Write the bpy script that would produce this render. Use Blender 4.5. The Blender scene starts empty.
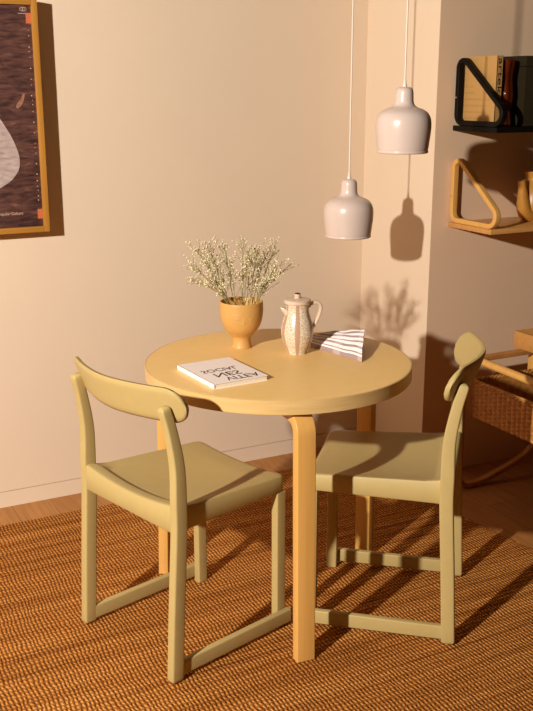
import bpy, bmesh, math, random
from mathutils import Vector, Matrix, noise
random.seed(7)
PI = math.pi
SC = bpy.context.scene
COL = SC.collection
V = Vector

# ------------------------------------------------------------------ measures (metres)
CAM_H = 1.4622
WALL_Y = 3.3494          # long wall behind the table
COLX, COLY = 2.1859, 2.8945   # outer corner of the pier; right wall stands at COLY
TX, TY, TR, TZ = 1.2620, 2.3504, 0.375, 0.7196
FLOOR = -0.006           # boards; the rug's top is z = 0
CEIL = 2.62
LX = -2.9                # left wall

# ------------------------------------------------------------------ materials
def new_mat(name):
    m = bpy.data.materials.new(name); m.use_nodes = True
    nt = m.node_tree; b = nt.nodes['Principled BSDF']
    return m, nt, b

def N(nt, t, **kw):
    n = nt.nodes.new(t)
    for k, v in kw.items():
        if k in n.inputs: n.inputs[k].default_value = v
        else: setattr(n, k, v)
    return n

def ramp(nt, fac, stops):
    r = nt.nodes.new('ShaderNodeValToRGB')
    e = r.color_ramp.elements
    while len(e) < len(stops): e.new(0.5)
    for el, (p, c) in zip(e, stops):
        el.position = p; el.color = (*c, 1)
    nt.links.new(fac, r.inputs['Fac'])
    return r.outputs['Color']

def coords(nt, scale=(1, 1, 1), rot=(0, 0, 0), kind='Object'):
    tc = nt.nodes.new('ShaderNodeTexCoord'); mp = nt.nodes.new('ShaderNodeMapping')
    mp.inputs['Scale'].default_value = scale; mp.inputs['Rotation'].default_value = rot
    nt.links.new(tc.outputs[kind], mp.inputs['Vector'])
    return mp.outputs['Vector']

def bump(nt, b, height, strength=.3, dist=.002):
    bp = nt.nodes.new('ShaderNodeBump')
    bp.inputs['Strength'].default_value = strength; bp.inputs['Distance'].default_value = dist
    nt.links.new(height, bp.inputs['Height']); nt.links.new(bp.outputs['Normal'], b.inputs['Normal'])

def plain(name, col, rough=.5, spec=.5, var=.04, nscale=14, bmp=0, bdist=.001, metal=0):
    m, nt, b = new_mat(name)
    n = N(nt, 'ShaderNodeTexNoise', Scale=nscale, Detail=4.0)
    nt.links.new(coords(nt), n.inputs['Vector'])
    lo = [max(0, c*(1-var)) for c in col]; hi = [min(1, c*(1+var)) for c in col]
    nt.links.new(ramp(nt, n.outputs['Fac'], [(.3, lo), (.7, hi)]), b.inputs['Base Color'])
    b.inputs['Roughness'].default_value = rough; b.inputs['Specular IOR Level'].default_value = spec
    b.inputs['Metallic'].default_value = metal
    if bmp:
        n2 = N(nt, 'ShaderNodeTexNoise', Scale=nscale*12, Detail=3.0)
        nt.links.new(coords(nt), n2.inputs['Vector'])
        bump(nt, b, n2.outputs['Fac'], bmp, bdist)
    return m

def wood(name, c1, c2, rough=.4, scale=(30, 30, 1.6), spec=.4):
    m, nt, b = new_mat(name)
    v = coords(nt, scale)
    n = N(nt, 'ShaderNodeTexNoise', Scale=1.6, Detail=6.0, Distortion=.6)
    nt.links.new(v, n.inputs['Vector'])
    nt.links.new(ramp(nt, n.outputs['Fac'], [(.28, c1), (.72, c2)]), b.inputs['Base Color'])
    b.inputs['Roughness'].default_value = rough; b.inputs['Specular IOR Level'].default_value = spec
    return m

M = {}
M['wall'] = plain('painted_wall', (.79, .632, .465), .85, .2, .012, 3, .05, .0006)
M['wallr'] = plain('painted_wall_dim_light', (.82, .575, .375), .85, .2, .012, 3, .05, .0006)  # same paint as the other walls; tint stands in for dimmer light
M['wall_dark'] = plain('dark_brown_paint', (.10, .06, .035), .9, .1, .03)
M['ceiling'] = plain('ceiling_paint', (.16, .11, .07), .9, .2, .01)
M['gap'] = plain('gap_board', (.30, .17, .09), .9, .1)
M['green'] = plain('green_lacquer', (.475, .355, .138), .5, .3, .02, 30)
M['birch'] = wood('birch', (.66, .345, .082), (.75, .41, .112), .38, (26, 26, 1.4))
M['birch_edge'] = wood('birch_edge', (.60, .39, .145), (.69, .465, .195), .38, (6, 6, 90))
M['birch_rail'] = wood('birch_rail', (.55, .25, .065), (.66, .33, .09), .4, (5, 30, 30))
M['top'] = plain('table_linoleum', (.88, .575, .20), .42, .45, .02, 40)
M['frame'] = wood('oak_frame', (.44, .19, .028), (.54, .25, .042), .45, (40, 40, 2))
M['frame_h'] = wood('oak_frame_rail', (.44, .19, .028), (.54, .25, .042), .45, (2, 40, 40))
M['white'] = plain('white_enamel', (.70, .565, .49), .28, .5, .01)
M['cord'] = plain('white_cord', (.85, .74, .62), .6, .3, .01)
M['steel'] = plain('brushed_metal', (.6, .5, .4), .35, .5, .03, 60, metal=1)
M['ochre'] = plain('ochre_glaze', (.60, .325, .092), .45, .4, .05, 25, .08, .0008)
M['ochre2'] = plain('amber_glaze', (.50, .22, .035), .35, .45, .12, 18)
M['soil'] = plain('vase_inside', (.16, .07, .02), .9, .1, .3, 60)
M['stem'] = plain('flower_stem', (.27, .235, .075), .7, .2, .2, 60)
M['blossom'] = plain('flower_petal', (.80, .70, .46), .8, .1, .08, 120)
M['cover'] = plain('book_cover', (.95, .85, .80), .45, .4, .01)
M['pages'] = plain('book_pages', (.82, .72, .58), .8, .1, .05, 200)
M['ink'] = plain('printed_ink', (.035, .018, .014), .6, .3, .05)
M['ink_light'] = plain('pale_ink', (.62, .42, .34), .7, .2, .05)
M['orange'] = plain('orange_ink', (.55, .15, .055), .7, .2, .03)
M['stone_ink'] = None
M['chip_ink'] = plain('chip_print', (.30, .14, .085), .7, .2, .25, 60)
M['black'] = plain('black_lacquer', (.005, .0035, .003), .4, .12, .05)
M['olive'] = plain('olive_cloth', (.024, .016, .006), .8, .1, .1, 90)
M['shelf'] = wood('shelf_birch', (.52, .235, .06), (.63, .315, .09), .35, (2, 34, 34))
M['rattan'] = None
M['cherry'] = wood('dark_honey_birch', (.46, .19, .045), (.56, .25, .07), .4, (16, 16, 6))

# dark timber print of the poster
m, nt, b = new_mat('poster_print')
v = coords(nt, (1, 1, 4.2), (0, -.42, 0))
n1 = N(nt, 'ShaderNodeTexNoise', Scale=5.0, Detail=8.0, Distortion=1.2)
n2 = N(nt, 'ShaderNodeTexNoise', Scale=26.0, Detail=6.0, Distortion=.5)
nt.links.new(v, n1.inputs['Vector']); nt.links.new(v, n2.inputs['Vector'])
mx = N(nt, 'ShaderNodeMath', operation='MULTIPLY'); nt.links.new(n1.outputs['Fac'], mx.inputs[0]); nt.links.new(n2.outputs['Fac'], mx.inputs[1])
nt.links.new(ramp(nt, mx.outputs[0], [(.15, (.030, .009, .008)), (.25, (.080, .028, .020)), (.36, (.13, .052, .036)), (.47, (.24, .115, .08))]), b.inputs['Base Color'])
b.inputs['Roughness'].default_value = .55
M['print'] = m
m, nt, b = new_mat('stone_print')
v = coords(nt, (1, 1, 3), (0, .3, 0))
n1 = N(nt, 'ShaderNodeTexNoise', Scale=30.0, Detail=6.0)
nt.links.new(v, n1.inputs['Vector'])
nt.links.new(ramp(nt, n1.outputs['Fac'], [(.3, (.33, .24, .21)), (.7, (.55, .44, .39))]), b.inputs['Base Color'])
b.inputs['Roughness'].default_value = .7
M['stone_ink'] = m

# jug: plain tan bands between speckled cream panels, around the local z axis
m, nt, b = new_mat('speckled_stripe_glaze')
tc = nt.nodes.new('ShaderNodeTexCoord'); sp = nt.nodes.new('ShaderNodeSeparateXYZ')
nt.links.new(tc.outputs['Object'], sp.inputs[0])
at = N(nt, 'ShaderNodeMath', operation='ARCTAN2'); nt.links.new(sp.outputs['Y'], at.inputs[0]); nt.links.new(sp.outputs['X'], at.inputs[1])
ml = N(nt, 'ShaderNodeMath', operation='MULTIPLY_ADD'); ml.inputs[1].default_value = 6/(2*PI); ml.inputs[2].default_value = 10.12
nt.links.new(at.outputs[0], ml.inputs[0])
fr = N(nt, 'ShaderNodeMath', operation='FRACT'); nt.links.new(ml.outputs[0], fr.inputs[0])
st = N(nt, 'ShaderNodeMath', operation='LESS_THAN'); st.inputs[1].default_value = .30; nt.links.new(fr.outputs[0], st.inputs[0])
vo = N(nt, 'ShaderNodeTexVoronoi', Scale=330.0); nt.links.new(tc.outputs['Object'], vo.inputs['Vector'])
spk = ramp(nt, vo.outputs['Distance'], [(.26, (.30, .18, .10)), (.46, (.78, .64, .48))])
mix = nt.nodes.new('ShaderNodeMix'); mix.data_type = 'RGBA'
nt.links.new(st.outputs[0], mix.inputs['Factor']); nt.links.new(spk, mix.inputs[6]); mix.inputs[7].default_value = (.47, .29, .18, 1)
nt.links.new(mix.outputs[2], b.inputs['Base Color'])
b.inputs['Roughness'].default_value = .25
M['jug'] = m
M['jug_plain'] = plain('cream_glaze', (.68, .50, .36), .28, .5, .05, 40)

# napkin: thin lilac stripes on off-white, running along the folds (UV: x along fan, y across)
m, nt, b = new_mat('striped_linen')
tc = nt.nodes.new('ShaderNodeTexCoord'); sp = nt.nodes.new('ShaderNodeSeparateXYZ'); nt.links.new(tc.outputs['UV'], sp.inputs[0])
def band(out, freq, duty):
    a = N(nt, 'ShaderNodeMath', operation='MULTIPLY'); a.inputs[1].default_value = freq; nt.links.new(out, a.inputs[0])
    f = N(nt, 'ShaderNodeMath', operation='FRACT'); nt.links.new(a.outputs[0], f.inputs[0])
    l = N(nt, 'ShaderNodeMath', operation='LESS_THAN'); l.inputs[1].default_value = duty; nt.links.new(f.outputs[0], l.inputs[0])
    return l.outputs[0]
s1 = band(sp.outputs['Y'], 18, .40); s2 = band(sp.outputs['X'], 2.2, .3)
mixa = nt.nodes.new('ShaderNodeMix'); mixa.data_type = 'RGBA'; nt.links.new(s1, mixa.inputs['Factor'])
mixa.inputs[6].default_value = (.90, .80, .75, 1); mixa.inputs[7].default_value = (.34, .24, .24, 1)
mixb = nt.nodes.new('ShaderNodeMix'); mixb.data_type = 'RGBA'
fm = N(nt, 'ShaderNodeMath', operation='MULTIPLY'); fm.inputs[1].default_value = .22; nt.links.new(s2, fm.inputs[0])
nt.links.new(fm.outputs[0], mixb.inputs['Factor']); nt.links.new(mixa.outputs[2], mixb.inputs[6]); mixb.inputs[7].default_value = (.86, .78, .74, 1)
nt.links.new(mixb.outputs[2], b.inputs['Base Color']); b.inputs['Roughness'].default_value = .9
M['linen'] = m

# boards: planks running along y
m, nt, b = new_mat('oak_boards')
v = coords(nt, (1, 1, 1), (0, 0, PI/2))
br = nt.nodes.new('ShaderNodeTexBrick'); nt.links.new(v, br.inputs['Vector'])
br.inputs['Scale'].default_value = 1; br.inputs['Brick Width'].default_value = 1.7; br.inputs['Row Height'].default_value = .14
br.inputs['Mortar Size'].default_value = .0012; br.inputs['Color1'].default_value = (.46, .20, .055, 1)
br.inputs['Color2'].default_value = (.55, .255, .075, 1); br.inputs['Mortar'].default_value = (.24, .10, .03, 1)
gr = N(nt, 'ShaderNodeTexNoise', Scale=3.0, Detail=7.0, Distortion=.8); nt.links.new(coords(nt, (22, 1.6, 1)), gr.inputs['Vector'])
g = ramp(nt, gr.outputs['Fac'], [(.3, (.72, .70, .66)), (.7, (1, 1, 1))])
mu = nt.nodes.new('ShaderNodeMix'); mu.data_type = 'RGBA'; mu.blend_type = 'MULTIPLY'; mu.inputs['Factor'].default_value = 1
nt.links.new(br.outputs['Color'], mu.inputs[6]); nt.links.new(g, mu.inputs[7]); nt.links.new(mu.outputs[2], b.inputs['Base Color'])
b.inputs['Roughness'].default_value = .45; b.inputs['Specular IOR Level'].default_value = .3
M['boards'] = m

# jute rug
m, nt, b = new_mat('jute_weave')
wn = N(nt, 'ShaderNodeTexNoise', Scale=5.0, Detail=3.0); nt.links.new(coords(nt), wn.inputs['Vector'])
va = nt.nodes.new('ShaderNodeVectorMath'); va.operation = 'MULTIPLY_ADD'
va.inputs[1].default_value = (.03, .03, 0)
nt.links.new(wn.outputs['Color'], va.inputs[0]); nt.links.new(coords(nt, (1, 1, 1), (0, 0, -.02)), va.inputs[2])
ys = N(nt, 'ShaderNodeTexWave', Scale=1.0); ys.bands_direction = 'Y'; ys.inputs['Scale'].default_value = 1/.017/ (20/(2*PI)) ; ys.inputs['Distortion'].default_value = 3.2; ys.inputs['Detail'].default_value = 2
sk = nt.nodes.new('ShaderNodeMapping'); sk.inputs['Rotation'].default_value = (0, 0, .04)
nt.links.new(va.outputs[0], sk.inputs['Vector'])
xs = N(nt, 'ShaderNodeTexWave'); xs.bands_direction = 'X'; xs.inputs['Scale'].default_value = 1/.0112/(20/(2*PI)); xs.inputs['Distortion'].default_value = 3.0; xs.inputs['Detail'].default_value = 2
nt.links.new(va.outputs[0], ys.inputs['Vector']); nt.links.new(sk.outputs[0], xs.inputs['Vector'])
pw = N(nt, 'ShaderNodeMath', operation='POWER'); pw.inputs[1].default_value = .7; nt.links.new(xs.outputs['Fac'], pw.inputs[0])
pw2 = N(nt, 'ShaderNodeMath', operation='MULTIPLY_ADD'); pw2.inputs[1].default_value = .75; pw2.inputs[2].default_value = .28; nt.links.new(ys.outputs['Fac'], pw2.inputs[0])
hh = N(nt, 'ShaderNodeMath', operation='MULTIPLY'); nt.links.new(pw.outputs[0], hh.inputs[0]); nt.links.new(pw2.outputs[0], hh.inputs[1])
fz = N(nt, 'ShaderNodeTexNoise', Scale=1.0, Detail=5.0, Roughness=.65); nt.links.new(coords(nt, (170, 95, 100)), fz.inputs['Vector'])
bd = N(nt, 'ShaderNodeTexNoise', Scale=1.0, Detail=5.0); nt.links.new(coords(nt, (1.3, 22, 1)), bd.inputs['Vector'])
h2 = N(nt, 'ShaderNodeMath', operation='MULTIPLY_ADD'); h2.inputs[1].default_value = 1.0; nt.links.new(fz.outputs['Fac'], h2.inputs[0]); nt.links.new(hh.outputs[0], h2.inputs[2])
row = N(nt, 'ShaderNodeTexNoise', Scale=1.0, Detail=2.0); nt.links.new(coords(nt, (.8, 70, 1)), row.inputs['Vector'])
rowc = ramp(nt, row.outputs['Fac'], [(.30, (.60, .52, .45)), (.42, (1, 1, 1))])
c1 = ramp(nt, bd.outputs['Fac'], [(.26, (.30, .108, .020)), (.5, (.45, .180, .039)), (.76, (.59, .268, .070))])
c2 = ramp(nt, h2.outputs[0], [(.42, (.34, .23, .15)), (.70, (.76, .71, .64)), (.95, (1.12, 1.1, 1.05)), (1.25, (1.4, 1.4, 1.35))])
mu = nt.nodes.new('ShaderNodeMix'); mu.data_type = 'RGBA'; mu.blend_type = 'MULTIPLY'; mu.inputs['Factor'].default_value = 1
nt.links.new(c1, mu.inputs[6]); nt.links.new(c2, mu.inputs[7])
mu3 = nt.nodes.new('ShaderNodeMix'); mu3.data_type = 'RGBA'; mu3.blend_type = 'MULTIPLY'; mu3.inputs['Factor'].default_value = 1
nt.links.new(mu.outputs[2], mu3.inputs[6]); nt.links.new(rowc, mu3.inputs[7]); nt.links.new(mu3.outputs[2], b.inputs['Base Color'])
b.inputs['Roughness'].default_value = .95; b.inputs['Specular IOR Level'].default_value = .1
bump(nt, b, h2.outputs[0], .8, .006)
M['jute'] = m

# rattan
m, nt, b = new_mat('rattan_cane')
n1 = N(nt, 'ShaderNodeTexNoise', Scale=60.0, Detail=4.0); nt.links.new(coords(nt), n1.inputs['Vector'])
nt.links.new(ramp(nt, n1.outputs['Fac'], [(.3, (.40, .155, .028)), (.7, (.62, .29, .07))]), b.inputs['Base Color'])
b.inputs['Roughness'].default_value = .45
M['rattan'] = m

# dark amber glass
m, nt, b = new_mat('amber_glass')
b.inputs['Base Color'].default_value = (.42, .075, .018, 1); b.inputs['Roughness'].default_value = .06
b.inputs['Transmission Weight'].default_value = .75; b.inputs['IOR'].default_value = 1.46
n1 = N(nt, 'ShaderNodeTexNoise', Scale=8.0); nt.links.new(coords(nt), n1.inputs['Vector'])
nt.links.new(ramp(nt, n1.outputs['Fac'], [(.3, (.34, .055, .013)), (.7, (.46, .09, .02))]), b.inputs['Base Color'])
M['amber'] = m
# kraft book cover: ochre with fine ruled lines of print
m, nt, b = new_mat('kraft_cover')
tc = nt.nodes.new('ShaderNodeTexCoord'); sp = nt.nodes.new('ShaderNodeSeparateXYZ'); nt.links.new(tc.outputs['Object'], sp.inputs[0])
s = band(sp.outputs['Z'], 46, .35)
nz = N(nt, 'ShaderNodeTexNoise', Scale=9.0); nt.links.new(coords(nt), nz.inputs['Vector'])
gt = N(nt, 'ShaderNodeMath', operation='GREATER_THAN'); gt.inputs[1].default_value = .5; nt.links.new(nz.outputs['Fac'], gt.inputs[0])
mm = N(nt, 'ShaderNodeMath', operation='MULTIPLY'); nt.links.new(s, mm.inputs[0]); nt.links.new(gt.outputs[0], mm.inputs[1])
fm = N(nt, 'ShaderNodeMath', operation='MULTIPLY'); fm.inputs[1].default_value = .28; nt.links.new(mm.outputs[0], fm.inputs[0])
mixb = nt.nodes.new('ShaderNodeMix'); mixb.data_type = 'RGBA'; nt.links.new(fm.outputs[0], mixb.inputs['Factor'])
mixb.inputs[6].default_value = (.50, .28, .085, 1); mixb.inputs[7].default_value = (.30, .15, .05, 1)
nt.links.new(mixb.outputs[2], b.inputs['Base Color']); b.inputs['Roughness'].default_value = .6
M['kraft'] = m

# ------------------------------------------------------------------ object helpers
def tag(o, label=None, cat=None, group=None, kind=None):
    if label: o['label'] = label
    if cat: o['category'] = cat
    if group: o['group'] = group
    if kind: o['kind'] = kind
    return o

def thing(name, label, cat, loc=(0, 0, 0), rz=0, group=None):
    o = bpy.data.objects.new(name, None); COL.objects.link(o)
    o.empty_display_size = .05
    o.location = loc; o.rotation_euler = (0, 0, rz)
    return tag(o, label, cat, group)

def obj(name, bm, mat, parent=None, smooth=True, loc=None, rot=None, autosmooth=None):
    bmesh.ops.recalc_face_normals(bm, faces=bm.faces[:])
    me = bpy.data.meshes.new(name)
    if smooth:
        for f in bm.faces: f.smooth = True
        lim = math.radians(autosmooth or 40)
        for e in bm.edges:
            if len(e.link_faces) == 2 and e.calc_face_angle(0) > lim: e.smooth = False
    bm.to_mesh(me); bm.free()
    o = bpy.data.objects.new(name, me); COL.objects.link(o)
    for mt in (mat if isinstance(mat, (list, tuple)) else [mat]): me.materials.append(mt)
    if parent: o.parent = parent
    if loc: o.location = loc
    if rot: o.rotation_euler = rot
    return o

def add_box(bm, lo, hi, bev=0, seg=2):
    lo, hi = V(lo), V(hi); c = (lo+hi)/2; s = hi-lo
    g = bmesh.ops.create_cube(bm, size=1, matrix=Matrix.Translation(c) @ Matrix.Diagonal((*s, 1)))
    if bev:
        es = list({e for v in g['verts'] for e in v.link_edges})
        bmesh.ops.bevel(bm, geom=es, offset=bev, segments=seg, profile=.5, affect='EDGES')
    return bm

def box(lo, hi, bev=0, seg=2): return add_box(bmesh.new(), lo, hi, bev, seg)

def rrect(a, b, r, k=4):
    r = min(r, a*.98, b*.98); out = []
    for cx, cy, s in ((a-r, b-r, 0), (-a+r, b-r, 1), (-a+r, -b+r, 2), (a-r, -b+r, 3)):
        for i in range(k+1):
            t = (s+i/k)*PI/2
            out.append((cx+r*math.cos(t), cy+r*math.sin(t)))
    return out

def add_loft(bm, rings, closed=False, caps=True):
    vs = [[bm.verts.new(p) for p in r] for r in rings]
    n = len(vs[0]); m_ = len(vs)
    for i in range(m_ if closed else m_-1):
        a, b_ = vs[i], vs[(i+1) % m_]
        for j in range(n):
            bm.faces.new((a[j], a[(j+1) % n], b_[(j+1) % n], b_[j]))
    if caps and not closed:
        bm.faces.new(vs[0][::-1]); bm.faces.new(vs[-1])
    return vs

def add_sweep(bm, path, side, half, r=.004, closed=False, round_ends=0):
    """rounded-rectangle section along a planar path; side = vector across the plane;
    half = (a, b) or a list of them: half size across (along side) and in plane"""
    P = [V(p) for p in path]; S = V(side).normalized(); n = len(P)
    H = half if isinstance(half, list) else [half]*n
    rings = []
    for i, p in enumerate(P):
        if closed: T = (P[(i+1) % n]-P[i-1])
        else: T = P[min(i+1, n-1)]-P[max(i-1, 0)]
        T.normalize(); Nn = T.cross(S).normalized()
        if not closed and 0 < i < n-1 or closed:
            a = (P[(i+1) % n]-p).normalized(); b_ = (p-P[i-1]).normalized()
            k = 1/max(.5, math.cos(a.angle(b_, 0)/2))
        else: k = 1
        rings.append([p + S*x + Nn*(y*k) for x, y in rrect(H[i][0], H[i][1], r)])
    if round_ends and not closed:
        def cap(i, sgn):
            T = (P[1]-P[0]).normalized() if i == 0 else (P[-1]-P[-2]).normalized()
            c = P[i]; out = []
            for t in (.45, .8, 1.0):
                s = 1-round_ends*(1-math.sqrt(max(0, 1-t*t)))/max(H[i])
                off = T*sgn*round_ends*t
                out.append([c + (q-c)*max(s, .2) + off for q in rings[i]])
            return out
        rings = cap(0, -1)[::-1] + rings + cap(-1, 1)
    add_loft(bm, rings, closed)
    return bm

def sweep(*a, **k): return add_sweep(bmesh.new(), *a, **k)

def add_tube(bm, path, rad, seg=10, closed=False):
    P = [V(p) for p in path]; n = len(P); R = rad if isinstance(rad, (list, tuple)) else [rad]*n
    rings = []; prev = None
    for i, p in enumerate(P):
        T = (P[(i+1) % n]-P[i-1]) if closed else (P[min(i+1, n-1)]-P[max(i-1, 0)])
        T.normalize()
        if prev is None:
            a = T.orthogonal().normalized()
        else:
            a = (prev - T*prev.dot(T)).normalized()
        prev = a; b_ = T.cross(a)
        rings.append([p + (a*math.cos(2*PI*j/seg)+b_*math.sin(2*PI*j/seg))*R[i] for j in range(seg)])
    add_loft(bm, rings, closed)
    return bm

def add_lathe(bm, prof, seg=48, caps=True):
    rings = [[(r*math.cos(2*PI*j/seg), r*math.sin(2*PI*j/seg), z) for j in range(seg)] for r, z in prof]
    add_loft(bm, rings, False, caps)
    return bm

def lathe(prof, seg=48, caps=True): return add_lathe(bmesh.new(), prof, seg, caps)

def smooth_path(pts, n):
    """Catmull-Rom through pts"""
    P = [V(p) for p in pts]; P = [P[0]*2-P[1]] + P + [P[-1]*2-P[-2]]
    out = []
    for i in range(1, len(P)-2):
        for k in range(n):
            t = k/n; a, b_, c, d = P[i-1:i+3]
            out.append(.5*((2*b_)+(c-a)*t+(2*a-5*b_+4*c-d)*t*t+(3*b_-a-3*c+d)*t**3))
    out.append(P[-2]); return out

def fillet_path(pts, rads, k=6, closed=False):
    """polyline with rounded corners"""
    P = [V(p) for p in pts]; n = len(P); out = []
    for i, p in enumerate(P):
        r = rads[i] if isinstance(rads, (list, tuple)) else rads
        if (not closed and i in (0, n-1)) or r <= 0: out.append(p); continue
        a = (P[i-1]-p).normalized(); b_ = (P[(i+1) % n]-p).normalized()
        th = a.angle(b_); d = r/math.tan(th/2)
        c = p + (a+b_).normalized()*(r/math.sin(th/2))
        s, e = p+a*d-c, p+b_*d-c; om = s.angle(e)
        for j in range(k+1):
            t = j/k
            out.append(c + (s*math.sin((1-t)*om)+e*math.sin(t*om))/math.sin(om))
    return out

def text_mesh(body, size, extrude=.0002):
    cu = bpy.data.curves.new('letters', 'FONT'); cu.body = body; cu.size = size; cu.extrude = extrude
    cu.resolution_u = 3
    o = bpy.data.objects.new('letters', cu); COL.objects.link(o)
    bpy.context.view_layer.update()
    me = bpy.data.meshes.new_from_object(o.evaluated_get(bpy.context.evaluated_depsgraph_get()))
    bpy.data.objects.remove(o); bpy.data.curves.remove(cu)
    return me

def text(name, body, size, mat, parent, matrix, fit=None):
    """letters as a mesh; matrix maps the text plane (x right, y up) to parent space; fit = (w, h)"""
    me = text_mesh(body, size)
    xs = [v.co.x for v in me.vertices]; ys = [v.co.y for v in me.vertices]
    x0, x1, y0, y1 = min(xs), max(xs), min(ys), max(ys)
    sx = fit[0]/(x1-x0) if fit else 1; sy = fit[1]/(y1-y0) if fit else 1
    for v in me.vertices:
        v.co = matrix @ V(((v.co.x-x0)*sx, (v.co.y-y0)*sy, v.co.z))
    bm = bmesh.new(); bm.from_mesh(me); bpy.data.meshes.remove(me)
    return obj(name, bm, mat, parent, smooth=False)

def struct(name, bm, mat, smooth=False):
    return tag(obj(name, bm, mat, None, smooth), kind='structure')

def basis(o, x, y, z):
    m_ = Matrix.Identity(4)
    for i, c in enumerate((x, y, z)):
        for k in range(3): m_[k][i] = c[k]
    for k in range(3): m_[k][3] = o[k]
    return m_

# ------------------------------------------------------------------ the room
NEAR = -1.6; RX = 4.2
struct('floor', box((LX-.1, NEAR, FLOOR-.06), (RX, WALL_Y+.1, FLOOR)), M['boards'])
struct('ceiling', box((LX-.1, NEAR, CEIL), (RX, WALL_Y+.1, CEIL+.08)), M['ceiling'])
struct('wall_back', box((LX, WALL_Y, 0.0550), (COLX, WALL_Y+.1, CEIL)), M['wall'])
struct('baseboard_back', box((LX, WALL_Y, FLOOR), (COLX, WALL_Y+.1, .0525)), M['wall'])
struct('trim_1', box((LX, WALL_Y+.008, .0525), (COLX, WALL_Y+.1, 0.0550)), M['gap'])
struct('wall_pier', box((COLX, COLY+.0006, FLOOR), (COLX+.06, WALL_Y+.1, CEIL)), M['wall'])
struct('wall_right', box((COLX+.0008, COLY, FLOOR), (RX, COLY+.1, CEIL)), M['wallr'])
# left wall, out of view; its window is added to let in warm fill
WY0, WY1, WZ0, WZ1 = 0.3, 2.6, 1.35, 2.4
bm = bmesh.new()
for lo, hi in (((LX-.1, NEAR, FLOOR), (LX, WY0, CEIL)), ((LX-.1, WY1, FLOOR), (LX, WALL_Y+.1, CEIL)),
               ((LX-.1, WY0, FLOOR), (LX, WY1, WZ0)), ((LX-.1, WY0, WZ1), (LX, WY1, CEIL))):
    add_box(bm, lo, hi)
struct('wall_left', bm, M['wall_dark'])
bm = bmesh.new()
for lo, hi in (((LX-.08, WY0, WZ0), (LX-.03, WY0+.05, WZ1)), ((LX-.08, WY1-.05, WZ0), (LX-.03, WY1, WZ1)),
               ((LX-.08, WY0, WZ0), (LX-.03, WY1, WZ0+.05)), ((LX-.08, WY0, WZ1-.05), (LX-.03, WY1, WZ1))):
    add_box(bm, lo, hi, .004)
struct('added_window_1', bm, M['cord'])

# ------------------------------------------------------------------ rug
bm = bmesh.new()
RW, RD = 140, 120
cs = {'fl': V((-.75, 3.20, 0)), 'fr': V((1.995, 3.19, 0)), 'nl': V((-.75, .55, 0)), 'nr': V((2.38, .55, 0))}
g = []
for j in range(RD+1):
    row = []
    for i in range(RW+1):
        u, w = i/RW, j/RD
        p = (cs['nl']*(1-u)+cs['nr']*u)*(1-w) + (cs['fl']*(1-u)+cs['fr']*u)*w
        wob = .006*noise.noise(V((p.x*5, p.y*5, 0)))
        if i in (0, RW): p.x += wob
        if j in (0, RD): p.y += wob
        p.z = -.0008-.0006*noise.noise(V((p.x*3, p.y*9, 3)))
        if i in (0, RW) or j in (0, RD): p.z = -.003
        row.append(bm.verts.new(p))
    g.append(row)
for j in range(RD):
    for i in range(RW): bm.faces.new((g[j][i], g[j][i+1], g[j+1][i+1], g[j+1][i]))
ext = bmesh.ops.extrude_face_region(bm, geom=bm.faces[:])
for v_ in ext['geom']:
    if isinstance(v_, bmesh.types.BMVert): v_.co.z = FLOOR+.0002
tag(obj('jute_rug', bm, M['jute'], autosmooth=80), 'chunky woven brown jute rug under the table and chairs', 'rug')

# ------------------------------------------------------------------ table
tb = thing('round_table', 'round birch table with pale yellow top and three bentwood legs', 'table', (TX, TY, 0))
band_r = TR
bm = lathe([(.0005, TZ-.02), (TR-.004, TZ-.02), (TR-.004, TZ-.0008), (TR-.0048, TZ), (.0005, TZ)], 128)
obj('tabletop', bm, M['top'], tb)
bm = bmesh.new()
prof = [(TR-.03, TZ-.038), (TR-.0012, TZ-.038), (TR, TZ-.0368), (TR, TZ-.0012), (TR-.0012, TZ-.0001), (TR-.004, TZ-.0001), (TR-.004, TZ-.0205), (TR-.03, TZ-.0205)]
add_loft(bm, [[(r*math.cos(2*PI*j/128), r*math.sin(2*PI*j/128), z) for r, z in prof] for j in range(128)], closed=True)
obj('edge_band', bm, M['birch_edge'], tb)
LA = -1.879; LR = .3760; LW, LT = .052, .03
for k in range(3):
    a = LA + k*2*PI/3
    d = V((math.cos(a), math.sin(a), 0)); t = V((-d.y, d.x, 0))
    q = V((math.cos(a+.22), math.sin(a+.22), 0)); t = V((-q.y, q.x, 0))   # legs set a little off the radius
    ro = LR-LT/2; zt = TZ-.038-LT/2-.0003
    pts = [d*ro + q*(.012*(1-z/.6)) + V((0, 0, z)) for z in (0, .2, .4)] + [d*ro + V((0, 0, zt)), d*ro - q*.22 + V((0, 0, zt))]
    path = fillet_path(pts, [0, 0, 0, .042, 0], 10)
    obj('leg', sweep(path, t, (LW/2, LT/2), .003), M['birch'], tb)

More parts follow.
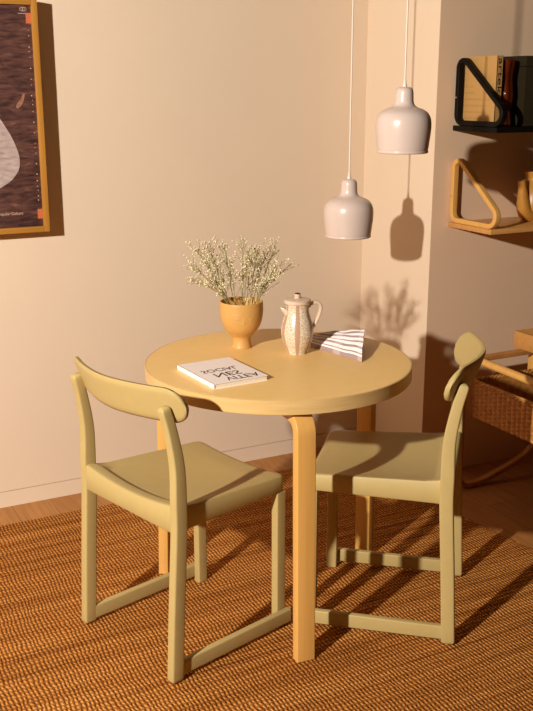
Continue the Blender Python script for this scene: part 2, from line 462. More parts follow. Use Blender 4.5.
# ------------------------------------------------------------------ chairs
def seat_bm():
    bm = bmesh.new()
    wr, wf, yb, yf, zt, th = .197, .184, -.192, .205, .4575, .058
    # outline, counter-clockwise, with rounded corners
    pts = [(-wr, yb), (wr, yb), (wf, yf), (-wf, yf)]
    ol = fillet_path([(x, y, 0) for x, y in pts], [.012, .012, .022, .022], 5, closed=True)
    dense = []
    for i, p in enumerate(ol):
        q = ol[(i+1) % len(ol)]; L = (q-p).length; k = max(1, int(L/.03))
        for s in range(k): dense.append(p.lerp(q, s/k))
    c = V((0, .006, 0))
    def ztop(p, e):
        w = (wr+(wf-wr)*(p.y-yb)/(yf-yb))
        u = min(1, abs(p.x)/w); f = (p.y-yb)/(yf-yb)
        z = .469 - .018*f + .010*max(0, min(1, (.125-f)/.035)) - (.017-.004*f)*(1-u**2.0)
        z -= .008*max(0, 1-(abs(f-.42)/.42)**2)*(1-u*u)      # extra dish behind the middle
        return z
    rings = []
    for s, dz in ((.02, 0), (.2, 0), (.4, 0), (.6, 0), (.70, 0), (.74, 0), (.765, 0), (.79, 0), (.815, 0), (.85, 0), (.9, 0), (.955, 0), (.985, -.0015), (1.0, -.006)):
        rings.append([V((c.x+(p.x-c.x)*s, c.y+(p.y-c.y)*s, 0)) for p in dense])
        for q in rings[-1]: q.z = ztop(q, s) + dz
    low = .4035
    rings.append([V((p.x, p.y, low+.004)) for p in dense])
    rings.append([V((c.x+(p.x-c.x)*.985, c.y+(p.y-c.y)*.985, low)) for p in dense])
    rings.append([V((c.x+(p.x-c.x)*.02, c.y+(p.y-c.y)*.02, low)) for p in dense])
    add_loft(bm, rings)
    return bm

def backrest_bm():
    bm = bmesh.new()
    W, Hh, T = .230, .047, .017
    nu, nv = 56, 12
    F, B = [], []
    cz, yb = .735, -.2305
    lean = .33
    sag = .064
    for i in range(nu+1):
        u = -1+2*i/nu
        u = math.sin(u*PI/2)
        x = W*u
        e_ = max(0, (abs(x)-(W-.050))/.050)
        h = max(Hh*max(0, 1-e_**2.3)**.5, .004)
        fr, bk = [], []
        y0 = yb + sag*abs(u)**1.75
        dy = math.copysign(1.75*sag*abs(u)**.75, u)/W
        nrm = V((-dy, 1, 0)).normalized()
        for j in range(nv+1):
            w = -1+2*j/nv
            z = cz + h*w
            t = T/2*(1-.55*abs(w)**9)*(1 if abs(u) < .985 else .85)
            t = max(t, .0015)
            # waisted plan: a little more curved along the lower edge
            base = V((x, y0 - lean*h*w, z))
            fr.append(bm.verts.new(base + nrm*t)); bk.append(bm.verts.new(base - nrm*t))
        F.append(fr); B.append(bk)
    for i in range(nu):
        for j in range(nv):
            bm.faces.new((F[i][j], F[i][j+1], F[i+1][j+1], F[i+1][j]))
            bm.faces.new((B[i][j], B[i+1][j], B[i+1][j+1], B[i][j+1]))
        bm.faces.new((F[i][0], F[i+1][0], B[i+1][0], B[i][0]))
        bm.faces.new((F[i][nv], B[i][nv], B[i+1][nv], F[i+1][nv]))
    for i in (0, nu):
        for j in range(nv):
            f = (F[i][j], B[i][j], B[i][j+1], F[i][j+1])
            bm.faces.new(f if i == 0 else f[::-1])
    return bm

def make_chair(label):
    t = thing('dining_chair', label, 'chair', group=None)
    obj('seat', seat_bm(), M['green'], t, autosmooth=50)
    obj('backrest', backrest_bm(), M['green'], t, autosmooth=60)
    for s in (-1, 1):
        # rear leg runs on upward as the post of the backrest
        path = smooth_path([(s*.1985, -.199, .0105), (s*.1985, -.189, .2), (s*.199, -.177, .40), (s*.199, -.176, .48),
                            (s*.1965, -.176, .58), (s*.193, -.190, .67), (s*.190, -.2045, .727)], 5)
        n = len(path)
        half = [(.0135 if p.z < .55 else .0135-.001*(p.z-.55)/.18, .0185 if p.z < .5 else .0185-.0055*(p.z-.5)/.24) for p in path]
        obj('leg', sweep(path, (1, 0, 0), half, .005, round_ends=.010), M['green'], t)
        path = [(s*.1722, .188, 0), (s*.1722, .188, .2), (s*.1722, .188, .402)]
        obj('leg', sweep(path, (1, 0, 0), (.0125, .0165), .004), M['green'], t)
        path = [(s*.1945, -.188, .030), (s*.1945, 0, .030), (s*.1945, .206, .030)]
        obj('stretcher', sweep(path, (1, 0, 0), (.0095, .020), .004, round_ends=.003), M['green'], t)
    return t

ch = make_chair('sage green wooden chair standing left of the table leg, its back to the camera')
ch.location = (.9474, 2.2977, 0); ch.rotation_euler.z = -1.3003
c2 = ch.copy(); COL.objects.link(c2)
for k in list(ch.children):
    q = k.copy(); COL.objects.link(q); q.parent = c2
c2['label'] = 'sage green wooden chair on the right, seen side on beside the rattan trolley'
c2.location = (1.5174, 2.1574, 0); c2.rotation_euler.z = .850
for q in (ch, c2): q['group'] = 'dining chairs at the round table'

# ------------------------------------------------------------------ pendant lamps
def make_pendant(loc, label):
    t = thing('pendant_lamp', label, 'lamp', loc, 0, 'bell pendant lamps over the table')
    s = .00338
    pr = [(21.7, 0), (22.5, .5), (22.7, 1.6), (22.2, 2.6), (22.5, 3.6), (23.3, 10), (24.3, 19), (24.4, 26), (23.4, 31), (20.8, 35), (16.4, 37.8), (11.6, 39.6), (9.2, 41.6), (8.2, 44.5), (7.9, 49), (7.6, 53), (6.6, 55.2), (4.4, 56.5), (.05, 56.8)]
    outer = [(r*s, z*s) for r, z in pr]
    inner = [(max(r*s-.0022, .0003), max(z*s-.002, 0)) for r, z in pr[2:]]
    sm = [ (p.x, p.z) for p in smooth_path([(r, 0, z) for r, z in outer], 3)]
    obj('shade', lathe(inner[::-1] + sm, 64, caps=True), M['white'], t, autosmooth=60)
    top = 56.8*s
    obj('cord_grip', lathe([(.0005, top-.002), (.0062, top-.002), (.0062, top+.006), (.0045, top+.009), (.004, top+.018), (.0028, top+.020), (.0005, top+.020)], 24), M['cord'], t)
    h = CEIL-loc[2]
    bm = bmesh.new(); add_tube(bm, [(0, 0, top+.018), (0, 0, (top+h)/2), (0, 0, h-.028)], .0026, 10)
    obj('cord', bm, M['cord'], t)
    obj('canopy', lathe([(.0005, h-.03), (.03, h-.03), (.045, h-.02), (.046, h-.0005), (.0005, h-.0005)], 40), M['white'], t)
    bulb = lathe([(.0005, .055), (.013, .06), (.02, .075), (.02, .088), (.013, .11), (.013, .15), (.0005, .15)], 24)
    obj('bulb', bulb, M['cord'], t)
    return t
make_pendant((1.7525, 2.773, .980), 'white bell pendant lamp hanging lower and to the left')
make_pendant((1.7478, 2.4710, 1.2725), 'white bell pendant lamp hanging higher, nearer the shelves')

# ------------------------------------------------------------------ framed poster
PX1, PZ0, PZ1, PT = .882, .992, 1.735, .072
PX0 = PX1-.545
fw = .019
pt = thing('framed_poster', 'framed dark brown poster with a pale stone in an oak frame', 'picture', (PX0, WALL_Y, PZ0))
W_, H_ = PX1-PX0, PZ1-PZ0
bm = bmesh.new()
obj('hanging_cleat', box((.1, -.029, H_-.16), (W_-.1, -.0005, H_-.10)), M['frame_h'], pt, smooth=False)
obj('hanging_cleat', box((.1, -.029, .08), (W_-.1, -.0005, .12)), M['frame_h'], pt, smooth=False)
obj('frame_stile', box((0, -PT, 0), (fw, -.028, H_), .0012), M['frame'], pt)
obj('frame_stile', box((W_-fw, -PT, 0), (W_, -.028, H_), .0012), M['frame'], pt)
obj('frame_rail', box((fw, -PT, 0), (W_-fw, -.028, fw), .0012), M['frame_h'], pt)
obj('frame_rail', box((fw, -PT, H_-fw), (W_-fw, -.028, H_), .0012), M['frame_h'], pt)
pp = obj('print', box((fw, -PT+.012, fw), (W_-fw, -.032, H_-fw)), M['print'], pt, smooth=False)
yf = -PT+.0115
def poly(pts, y0, y1):
    bm = bmesh.new()
    add_loft(bm, [[(x, y, z) for x, z in pts] for y in (y0, y1)])
    return bm
st = [(.745, 1.36), (.774, 1.309), (.792, 1.262), (.797, 1.232), (.792, 1.200), (.775, 1.176), (.757, 1.16), (.72, 1.14), (.67, 1.125), (.60, 1.13), (.55, 1.16),
      (.52, 1.21), (.53, 1.28), (.56, 1.34), (.61, 1.39), (.67, 1.405), (.715, 1.39)]
sp_ = smooth_path([(x-PX0, 0, z-PZ0) for x, z in st+[st[0]]], 4)[:-1]
obj('stone_picture', poly([(p.x, p.z) for p in sp_], yf-.0006, yf+.001), M['stone_ink'], pp)
fr_ = [(.800, 1.395), (.812, 1.402), (.822, 1.418), (.828, 1.44), (.822, 1.446), (.815, 1.428), (.802, 1.414), (.796, 1.402)]
obj('stone_picture', poly([(x-PX0, z-PZ0) for x, z in fr_], yf-.0006, yf+.001), M['chip_ink'], pp)
for z in (1.052+.0, 1.676):
    obj('colour_swatch', box((W_-fw-.017, yf-.0008, z-PZ0-.016), (W_-fw-.0005, yf+.001, z-PZ0+.016)), M['orange'], pp, smooth=False)
rr = random.Random(3)
z = 1.64
while z > 1.09:
    q = rr.choice((.0010, .0013, .0017))
    x = W_-fw-.012 + rr.uniform(-.0015, .0015)
    obj('printed_mark', box((x-q, yf-.0006, z-PZ0-q), (x+q, yf+.001, z-PZ0+q)), M['ink_light'], pp, smooth=False)
    z -= rr.choice((.014, .018, .022, .034))
text('caption', 'Popular Culture', .02, M['ink_light'], pp,
     basis(((.797-PX0-.082), yf-.0006, 1.050-PZ0), (1, 0, 0), (0, 0, 1), (0, -1, 0)), (.082, .0125))
obj('emblem', box((.822-PX0, yf-.0006, 1.689-PZ0), (.853-PX0, yf+.001, 1.6905-PZ0)), M['ink_light'], pp, smooth=False)
bm = bmesh.new()
for k in range(3):
    add_tube(bm, [V((.838-PX0+.006*math.cos(a)+(k-1)*.005, yf-.0003, 1.703-PZ0+.006*math.sin(a))) for a in [2*PI*i/14 for i in range(14)]], .0006, 5, closed=True)
obj('emblem', bm, M['ink_light'], pp)

# ------------------------------------------------------------------ things on the table
VX, VY = 1.235, 2.529
vs = thing('face_vase', 'ochre ceramic goblet vase with a moulded face, holding white flowers', 'vase', (VX, VY, TZ))
s = .00297
prof = [(.05, 0), (9.8, 0), (10.2, .6), (9.6, 3), (9.0, 6.5), (9.1, 9.5), (10.3, 12.2), (13.2, 15.2), (16.6, 19.2), (19.4, 25), (20.9, 31), (21.5, 37), (21.5, 43), (21.3, 46.2), (20.6, 47), (19.9, 46.2)]
inn = [(19.8, 42), (19.3, 36), (18.4, 30), (14, 24), (.05, 21)]
outer = [(p.x*s, p.z*s) for p in smooth_path([(r, 0, z) for r, z in prof], 4)]
seg = 96
bm = bmesh.new()
rings = []
fa = math.atan2(-VY, -VX) + .12        # the face looks at the camera
def relief(ang, z):
    """moulded face: brow, closed eyes, nose, mouth"""
    da = (ang-fa+PI) % (2*PI)-PI
    x = da*20*s; d = 0
    zz = z/s
    X = x/s
    g2 = lambda a, b_, sa, sb: math.exp(-((X-a)/sa)**2-((zz-b_)/sb)**2)
    d += .0030*math.exp(-(X/1.1)**2)*max(0, min(1, (35-zz)/8))*(1 if 27 < zz < 36 else 0)*(.5+.5*(35-zz)/8)
    for e in (-7, 7):
        d += .0014*g2(e, 32, 3.2, 2.0) - .0016*math.exp(-((zz-30.8-.10*(X-e)**2)/.55)**2)*(1 if abs(X-e) < 3.6 else 0)
        d += .0010*math.exp(-((zz-36.5+.06*(X-e)**2)/.7)**2)*(1 if abs(X-e) < 4.6 else 0)
    d += .0014*g2(0, 23.2, 3.0, .7) + .0014*g2(0, 21.4, 2.4, .7) - .0018*g2(0, 22.3, 3.2, .4)
    return d
dense = []
for (r0, z0), (r1, z1) in zip(outer, outer[1:]):
    k = max(1, int(math.hypot(r1-r0, z1-z0)/.0013))
    dense += [(r0+(r1-r0)*i/k, z0+(z1-z0)*i/k) for i in range(k)]
dense.append(outer[-1]); seg = 160
for r, z in dense:
    ring = []
    for j in range(seg):
        a = 2*PI*j/seg
        q = r + (.7*relief(a, z) if 55*.3*s < z < 42*s else 0)
        ring.append((q*math.cos(a), q*math.sin(a), z))
    rings.append(ring)
for r, z in inn: rings.append([(r*s*math.cos(2*PI*j/seg), r*s*math.sin(2*PI*j/seg), z*s) for j in range(seg)])
add_loft(bm, rings)
obj('body', bm, M['ochre'], vs, autosmooth=50)

# sprays of gypsophila: each stem is a thing of its own, leaning out of the vase
def spray(tip, seed, label):
    r = random.Random(seed)
    tip = V(tip)
    base = V((VX+r.uniform(-.02, .02), VY+r.uniform(-.02, .02), TZ+.075))
    ax = V((tip.x-VX, tip.y-VY, 0)); rimp = V((VX, VY, TZ+.137)) + (ax.normalized()*min(.045, ax.length*.45) if ax.length > .001 else V())
    stem = bmesh.new(); flo = bmesh.new()
    main = smooth_path([base-base, rimp-base, (rimp.lerp(tip, .55)+V((0, 0, .012)))-base, tip-base], 6)
    add_tube(stem, main, [.0013-.0007*i/(len(main)-1) for i in range(len(main))], 5)
    def flower(p):
        rad = r.uniform(.0016, .0034)
        mt = Matrix.Translation(p) @ Matrix.Rotation(r.uniform(0, 6), 4, V((r.random(), r.random(), r.random()+.01)).normalized()) @ Matrix.Diagonal((1, 1, .7, 1))
        bmesh.ops.create_icosphere(flo, subdivisions=1, radius=rad, matrix=mt)
    for k in range(17):
        t = r.uniform(.40, 1.0); i = int(t*(len(main)-1)); p = main[i]
        dirv = (main[min(i+1, len(main)-1)]-main[max(0, i-1)]).normalized()
        L = r.uniform(.020, .066)*(1.3-.5*t)
        dv = (dirv*.9 + V((r.uniform(-1, 1), r.uniform(-1, 1), r.uniform(-.35, .7)))*.75).normalized()
        e = p + dv*L
        add_tube(stem, [p, p.lerp(e, .5)+V((0, 0, .003)), e], [.0007, .0005, .0004], 4)
        for q in range(r.choice((2, 3, 3, 4))):
            s0 = p.lerp(e, r.uniform(.35, 1)); dv2 = (dv + V((r.uniform(-1, 1), r.uniform(-1, 1), r.uniform(-.5, .9)))*.9).normalized()
            e2 = s0 + dv2*r.uniform(.006, .018)
            add_tube(stem, [s0, e2], [.0004, .0003], 3)
            flower(e2)
        flower(e)
    t = thing('flower_stem', label, 'flower', base, 0, 'stems of gypsophila in the ochre vase')
    obj('stem', stem, M['stem'], t)
    tag(obj('blossoms', flo, M['blossom'], t), kind='stuff')
rt = V((.887, -.462, 0)); fwd = V((.462, .887, 0))      # along and across the spray as it fans out
FL = [(-.145, .105, .01), (-.125, .165, -.03), (-.135, .055, .02), (-.10, .18, .02), (-.075, .135, -.04), (-.05, .165, .03), (-.035, .11, -.02), (.005, .17, .0),
      (.03, .125, .04), (.05, .175, -.03), (.075, .15, .02), (.10, .165, .03), (.125, .135, -.02), (.135, .10, .02), (.09, .085, -.05), (-.09, .08, -.05), (.02, .15, -.06), (-.11, .12, .05), (.06, .12, .06)]
for i, (a, h, dep_) in enumerate(FL):
    p = V((VX, VY, TZ+.137)) + rt*a + fwd*dep_ + V((0, 0, h*.93))
    spray(p, 100+i, 'slender sprig of tiny white flowers standing in the ochre face vase')

# jug
JX, JY = 1.348, 2.395
jg = thing('coffee_jug', 'speckled cream ceramic jug with tan stripes and a lid', 'jug', (JX, JY, TZ))
s = .00291
prof = [(.05, 0), (9.0, 0), (9.7, .8), (11.2, 5), (13.8, 11), (15.6, 17.5), (16.1, 23.5), (15.2, 30), (13.2, 36.5), (11.8, 41.5), (11.3, 46), (11.5, 48.6), (11.8, 50.2), (11.2, 50.8)]
outer = [(p.x*s, p.z*s) for p in smooth_path([(r, 0, z) for r, z in prof], 4)]
bm = lathe(outer, 64)
to_cam = math.atan2(-JY, -JX)                      # azimuth towards the camera
spd = to_cam - PI/2 + .22; hdl = spd + PI
sd = V((math.cos(spd), math.sin(spd), 0)); hd = V((math.cos(hdl), math.sin(hdl), 0))
obj('body', bm, M['jug'], jg)
bm = bmesh.new()
up = V((0, 0, 1)); rings = []
for r_, zc, hw, hh_ in ((8.5, 40.0, 5.6, 5.2), (11.2, 42.2, 4.6, 4.4), (13.4, 44.0, 3.4, 3.2), (15.4, 45.5, 2.2, 2.0), (16.8, 46.6, 1.1, .9)):
    side_ = sd.cross(up)
    rings.append([sd*(r_*s - .25*hh_*s*math.sin(2*PI*j/16)) + side_*(hw*s*math.cos(2*PI*j/16)) + up*((zc + hh_*min(.55, math.sin(2*PI*j/16)))*s) for j in range(16)])
add_loft(bm, rings)
obj('spout', bm, M['jug_plain'], jg)
bm = bmesh.new()
path = smooth_path([hd*(10.5*s)+V((0, 0, 46.5*s)), hd*(14.5*s)+V((0, 0, 50*s)), hd*(20.5*s)+V((0, 0, 50.5*s)), hd*(23.4*s)+V((0, 0, 46*s)), hd*(22*s)+V((0, 0, 38.5*s)), hd*(18*s)+V((0, 0, 29.5*s)), hd*(14.6*s)+V((0, 0, 25*s))], 6)
add_sweep(bm, path, hd.cross(V((0, 0, 1))), (.0085, .0045), .0035)
obj('handle', bm, M['jug_plain'], jg)
lid = obj('lid', lathe([(.05*s, 50.8*s), (12.6*s, 50.4*s), (13.3*s, 51.2*s), (13.3*s, 53.8*s), (12.6*s, 54.5*s), (11*s, 54.7*s), (8*s, 55.2*s), (4*s, 55.7*s), (.05*s, 55.8*s)], 48), M['jug_plain'], jg)
obj('knob', lathe([(.05*s, 55.5*s), (3.3*s, 55.5*s), (3.0*s, 57.4*s), (3.3*s, 59.2*s), (3.0*s, 59.8*s), (.05*s, 59.8*s)], 24), M['jug_plain'], lid)
obj('knob_cap', lathe([(.05*s, 59.7*s), (2.9*s, 59.7*s), (2.6*s, 60.4*s), (1.4*s, 60.8*s), (.05*s, 60.8*s)], 24), M['ink'], lid)

# napkin, gathered behind the jug and fanning out to the right
def napkin():
    bm = bmesh.new(); uv = bm.loops.layers.uv.new('UVMap')
    A0, A1 = V((1.418, 2.440, 0)), V((1.468, 2.500, 0))       # gathered end (near, far)
    B0, B1 = V((1.459, 2.222, 0)), V((1.580, 2.398, 0))       # fanned end
    nu, nv = 28, 120
    def P(u, w):
        near = A0.lerp(B0, u); far = A1.lerp(B1, u)
        p = near.lerp(far, w)
        rise = .018+.024*w**1.1*(.2+.8*u)+.006*math.sin(PI*w)
        rise += .0035*math.sin(w*13*2*PI)*(.35+.65*u)*min(1, w*8)
        rise += .004*noise.noise(V((u*4, w*5, 1)))
        if w < .08: rise *= math.sqrt(max(0, 1-((.08-w)/.08)**2))
        p.z = max(.0012, rise)
        p += V((.006*noise.noise(V((u*3, w*3, 7))), 0, 0))
        return p
    T = [[bm.verts.new(P(i/nu, j/nv)) for j in range(nv+1)] for i in range(nu+1)]
    Bt = [[bm.verts.new(V((T[i][j].co.x, T[i][j].co.y, max(.0006, T[i][j].co.z-(.004 if j > 8 else .018))))) for j in range(nv+1)] for i in range(nu+1)]
    def quad(a, b_, c, d, uvs):
        f = bm.faces.new((a, b_, c, d))
        for l, q in zip(f.loops, uvs): l[uv].uv = q
    for i in range(nu):
        for j in range(nv):
            q = [(i/nu, j/nv), ((i+1)/nu, j/nv), ((i+1)/nu, (j+1)/nv), (i/nu, (j+1)/nv)]
            quad(T[i][j], T[i+1][j], T[i+1][j+1], T[i][j+1], q)
            quad(Bt[i][j], Bt[i][j+1], Bt[i+1][j+1], Bt[i+1][j], [q[0], q[3], q[2], q[1]])
    for i in range(nu):
        for j in (0, nv): quad(T[i][j], T[i+1][j], Bt[i+1][j], Bt[i][j], [(i/nu, j/nv)]*4)
    for j in range(nv):
        for i in (0, nu): quad(T[i][j], T[i][j+1], Bt[i][j+1], Bt[i][j], [(i/nu, j/nv)]*4)
    return bm
np_ = obj('napkin', napkin(), M['linen'], None, loc=(0, 0, TZ), autosmooth=70)
tag(np_, 'lilac striped linen napkin fanned out behind the speckled jug', 'napkin')

# book on the table
bk = thing('paperback_book', 'white paperback book lying on the round table, dark lettering on its cover', 'book', (.9846, 2.1785, TZ), math.radians(3.5))
bw, bh, bt = .160, .212, .0135
obj('pages', box((.002, .002, .0012), (bw-.002, bh-.002, bt-.0012)), M['pages'], bk, smooth=False)
bm = bmesh.new()
add_box(bm, (0, 0, 0), (bw, bh, .0012)); add_box(bm, (0, 0, bt-.0012), (bw, bh, bt)); add_box(bm, (0, .0, 0), (.0014, bh, bt))
cv = obj('cover', bm, M['cover'], bk, smooth=False)
# the lettering lies head to foot as the camera sees it
def line(name, body, x, y, w, h):
    text(name, body, .03, M['ink'], cv, basis((x, y+h, bt+.0003), (1, 0, 0), (0, -1, 0), (0, 0, 1)), (w, h))
line('title', 'SOCIAL', .024, .098, .104, .026)
line('title', 'NES', .040, .050, .074, .034)
line('title', 'VITEA', .050, .012, .098, .030)

# ------------------------------------------------------------------ wall shelves
def loop_path(x, yb, yf, z0, z1):
    return fillet_path([(x, yb, z0), (x, yb, z1), (x, yf, z0+.004), ], [.028, .024, .036], 8, closed=True)
def make_shelf(z, mat_b, mat_l, label, xl=2.262):
    t = thing('wall_shelf', label, 'shelf', (xl, COLY, z), 0, 'bracketed wall shelves')
    obj('board', box((0, -.24, 0), (.80, -.0005, .018), .0015), mat_b, t)
    for x in (.012, .788):
        b_ = obj('bracket', sweep([V(p) for p in fillet_path([(x, -.012, .0275), (x, -.012, .268), (x, -.318, .0275)], [.030, .026, .034], 8, closed=True)],
                 (1, 0, 0), (.0115, .0088), .003, closed=True), mat_l, t)
        bm = bmesh.new()
        bmesh.ops.create_uvsphere(bm, u_segments=12, v_segments=8, radius=.0035, matrix=Matrix.Translation((x-.012, -.012, .115)))
        obj('screw', bm, M['steel'], b_)
    return t
make_shelf(.967, M['shelf'], M['birch'], 'natural birch wall shelf with a bent loop bracket, the lower one')
make_shelf(1.313, M['black'], M['black'], 'black wall shelf with a black loop bracket, the upper one')
# upper shelf: kraft covered book, amber glass vase, olive box
z0 = 1.3313
kb = thing('kraft_book', 'ochre covered book standing upright behind the black loop bracket', 'book', (2.288, 2.702, z0))
obj('pages', box((.002, .002, .003), (.023, .166, .232)), M['pages'], kb, smooth=False)
bm = bmesh.new(); add_box(bm, (0, 0, 0), (.0018, .17, .235)); add_box(bm, (.0232, 0, 0), (.025, .17, .235)); add_box(bm, (0, 0, 0), (.025, .002, .235))
kc = obj('cover', bm, M['kraft'], kb, smooth=False)
text('spine_lettering', 'artek', .03, M['ink'], kc, basis((.0045, -.0006, .227), (0, 0, -1), (1, 0, 0), (0, -1, 0)), (.118, .019))
# wavy glass vase
bm = bmesh.new(); rings = []
def wavy(z, off):
    out = []
    for j in range(72):
        a = 2*PI*j/72
        r = .040 + .0075*math.cos(3*a+.7) + .003*math.cos(5*a) - off
        r *= 1 + .07*math.cos(z*2*PI/.115+.6)
        out.append((r*.78*math.cos(a), r*1.45*math.sin(a), z))
    return out
for i in range(29): rings.append(wavy(.222*i/28, 0))
for i in range(24): rings.append(wavy(.222-.0075*i-.001, .005))
add_loft(bm, rings)
tag(obj('glass_vase', bm, M['amber'], None, loc=(2.361, 2.762, z0)), 'wavy dark amber glass vase standing beside the ochre book', 'vase')
bx = thing('storage_box', 'dark olive lidded box on the upper black shelf', 'box', (2.412, 2.700, z0))
obj('body', box((0, 0, 0), (.30, .16, .20), .003), M['olive'], bx)
obj('lid', box((-.001, -.001, .2005), (.301, .161, .236), .003), M['olive'], bx)
# lower shelf: amber glazed pitcher
pc = thing('spouted_pitcher', 'amber glazed ceramic pitcher with an upright spout on the lower shelf', 'pitcher', (2.575, 2.790, .9853))
prof = [(.0005, 0), (.046, 0), (.050, .004), (.060, .03), (.064, .06), (.058, .10), (.044, .135), (.038, .155), (.041, .17), (.044, .178), (.041, .180)]
outer = [(p.x, p.z) for p in smooth_path([(r, 0, z) for r, z in prof], 4)]
obj('body', lathe(outer, 48), M['ochre2'], pc)
bm = bmesh.new()
add_tube(bm, smooth_path([(-.025, -.015, .022), (-.058, -.02, .035), (-.070, -.02, .075), (-.079, -.02, .12), (-.086, -.02, .152)], 4), [.030, .030, .029, .028, .026, .025, .024, .023, .022, .020, .019, .018, .016, .0155, .015, .0145, .014], 16)
obj('spout', bm, M['ochre2'], pc)
bm = bmesh.new()
add_sweep(bm, smooth_path([(.038, 0, .15), (.085, 0, .16), (.10, 0, .10), (.058, 0, .05)], 6), (0, 1, 0), (.009, .005), .004)
obj('handle', bm, M['ochre2'], pc)

# ------------------------------------------------------------------ tea trolley with basket
TXL = 2.222
tr = thing('tea_trolley', 'bentwood tea trolley with a tray, standing below the wall shelves', 'trolley', (TXL, 2.72, FLOOR))
zb = -FLOOR
def side(y):
    pts = [(.012, y, .506), (.008, y, .30), (.012, y, .012), (.12, y, .012), (.32, y, .075), (.62, y, .30), (.62, y, .506)]
    path = fillet_path(pts, [.03, 0, .045, .25, .25, .10, .03], 8, closed=True)
    return sweep(path, (0, 1, 0), (.0125, .010), .003, closed=True)
for y in (.0, -.60): obj('side_frame', side(y), M['cherry'], tr)
bm = bmesh.new(); add_tube(bm, [(.054, .0, .509), (.054, -.3, .503), (.054, -.63, .497)], .0145, 16)
obj('handle_bar', bm, M['birch'], tr)
t_ = obj('tray', box((.290, -.62, .522), (.80, .035, .532)), M['birch'], tr, smooth=False)
for lo, hi in (((.278, -.63, .517), (.290, .045, .580)), ((.80, -.63, .517), (.812, .045, .580)), ((.290, .033, .517), (.80, .045, .580)), ((.290, -.63, .517), (.80, -.618, .580))):
    obj('tray_side', box(lo, hi, .0015), M['birch_rail'], t_)
for y in (.01, -.61):
    obj('post', box((.338, y-.016, .30), (.368, y+.016, .517), .002), M['birch'], tr)
bm = bmesh.new(); add_tube(bm, [(.52, .03, .10), (.52, -.63, .10)], .011, 14); obj('axle', bm, M['birch'], tr)
for y in (.055, -.655):
    bm = bmesh.new()
    add_tube(bm, [V((.52+.092*math.cos(a), y, .10+.092*math.sin(a))) for a in [2*PI*i/40 for i in range(40)]], .008, 10, closed=True)
    for k in range(4): add_tube(bm, [V((.52, y, .10)), V((.52+.09*math.cos(k*PI/2+.3), y, .10+.09*math.sin(k*PI/2+.3)))], .005, 8)
    obj('wheel', bm, M['birch'], tr)

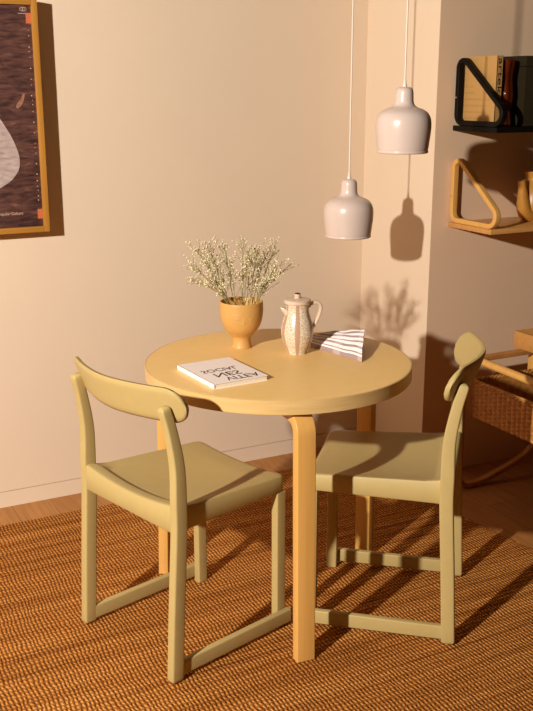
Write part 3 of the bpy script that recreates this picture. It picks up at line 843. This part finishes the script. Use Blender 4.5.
# wicker basket: woven walls as real relief, tapering to the bottom
def basket(parent):
    X0, X1, Y0, Y1, Z0, Z1 = .0, .56, -.55, .0, .0, .137
    walls = bmesh.new()
    def wall(a, b_, nrm):
        a, b_, nrm = V(a), V(b_), V(nrm); L = (b_-a).length
        nu, nv = int(L/.0022), 54
        def pos(u, w, back):
            p = a.lerp(b_, u); z = Z0+(Z1-Z0)*w
            taper = .004*(1-w)
            row = int(w*18); ph = 1 if row % 2 else -1
            x = u*L/.0125
            rib = abs(math.cos(x*PI/2))**.7
            k = ph*math.cos(x*PI/2)
            rowp = abs(math.sin(w*18*PI))**.6
            d = (.0042*rib + .0008*k + .0014*rowp) if not back else -.004
            return p + nrm*(d-taper) + V((0, 0, z))
        F = [[walls.verts.new(pos(i/nu, j/nv, False)) for j in range(nv+1)] for i in range(nu+1)]
        B = [[walls.verts.new(pos(i/nu, j/nv, True)) for j in range(nv+1)] for i in range(nu+1)]
        for i in range(nu):
            for j in range(nv):
                walls.faces.new((F[i][j], F[i+1][j], F[i+1][j+1], F[i][j+1])); walls.faces.new((B[i][j], B[i][j+1], B[i+1][j+1], B[i+1][j]))
            walls.faces.new((F[i][nv], F[i+1][nv], B[i+1][nv], B[i][nv])); walls.faces.new((F[i][0], B[i][0], B[i+1][0], F[i+1][0]))
    wall((X0, Y1, 0), (X0, Y0, 0), (-1, 0, 0)); wall((X1, Y0, 0), (X1, Y1, 0), (1, 0, 0))
    wall((X0, Y0, 0), (X1, Y0, 0), (0, -1, 0)); wall((X1, Y1, 0), (X0, Y1, 0), (0, 1, 0))
    obj('wall', walls, M['rattan'], parent, autosmooth=80)
    obj('bottom', box((X0+.016, Y0+.016, 0), (X1-.016, Y1-.016, .006)), M['rattan'], parent)
    rim = bmesh.new()
    c = [(X0, Y0), (X1, Y0), (X1, Y1), (X0, Y1)]
    base = fillet_path([(x, y, Z1) for x, y in c], .012, 5, closed=True)
    dn = []
    for i, p in enumerate(base):
        q = base[(i+1) % len(base)]; k = max(1, int((q-p).length/.006))
        dn += [p.lerp(q, j/k) for j in range(k)]
    for ph in (0, 2*PI/3, 4*PI/3):
        pth = []
        for i, p in enumerate(dn):
            t = i/len(dn)*2*PI*38+ph
            T = (dn[(i+1) % len(dn)]-dn[i-1]).normalized(); nn = T.cross(V((0, 0, 1)))
            pth.append(p + nn*.0048*math.cos(t) + V((0, 0, .0048*math.sin(t))))
        add_tube(rim, pth, .0048, 6, closed=True)
    obj('rim', rim, M['rattan'], parent)
bt_ = thing('wicker_basket', 'brown woven rattan basket set in the tea trolley', 'basket', (2.258, 2.698, .290))
basket(bt_)
for y in (-.055, -.545):
    obj('runner', box((.12, y-.012, .278), (.58, y+.012, .2945), .002), M['cherry'], tr)

# ------------------------------------------------------------------ light
def light(name, kind, loc, target, energy, col, **kw):
    l = bpy.data.lights.new(name, kind); l.energy = energy; l.color = col
    for k, v_ in kw.items(): setattr(l, k, v_)
    o = bpy.data.objects.new(name, l); COL.objects.link(o)
    o.location = loc; o.rotation_euler = (V(target)-V(loc)).to_track_quat('-Z', 'Y').to_euler()
    return o
light('studio_lamp', 'SPOT', (-1.7, .62, 2.07), (1.15, 2.55, .9), 765, (1.0, .935, .855), shadow_soft_size=.048, spot_size=math.radians(92), spot_blend=.6)
light('added_warm_fill', 'AREA', (LX-.02, (WY0+WY1)/2, (WZ0+WZ1)/2), (1.5, (WY0+WY1)/2, 1.2), 13, (1.0, .53, .22), shape='RECTANGLE', size=2.2, size_y=.95)  # weak orange fill lamp, added at the unseen window opening

w = bpy.data.worlds.new('room_ambience'); SC.world = w; w.use_nodes = True
bg = w.node_tree.nodes['Background']; bg.inputs['Color'].default_value = (1.0, .50, .22, 1); bg.inputs['Strength'].default_value = .012

# ------------------------------------------------------------------ camera
cd = bpy.data.cameras.new('camera'); cam = bpy.data.objects.new('camera', cd); COL.objects.link(cam)
cam.location = (0, 0, CAM_H)
cam.rotation_euler = (PI/2-.2669, 0, -.4804)
cd.sensor_fit = 'AUTO'; cd.sensor_width = 36; cd.lens = 980.3265*36/711
cd.clip_start = .05
SC.camera = cam
vs_ = SC.view_settings
vs_.view_transform = 'Standard'; vs_.look = 'None'; vs_.exposure = 0; vs_.gamma = 1; vs_.use_curve_mapping = False
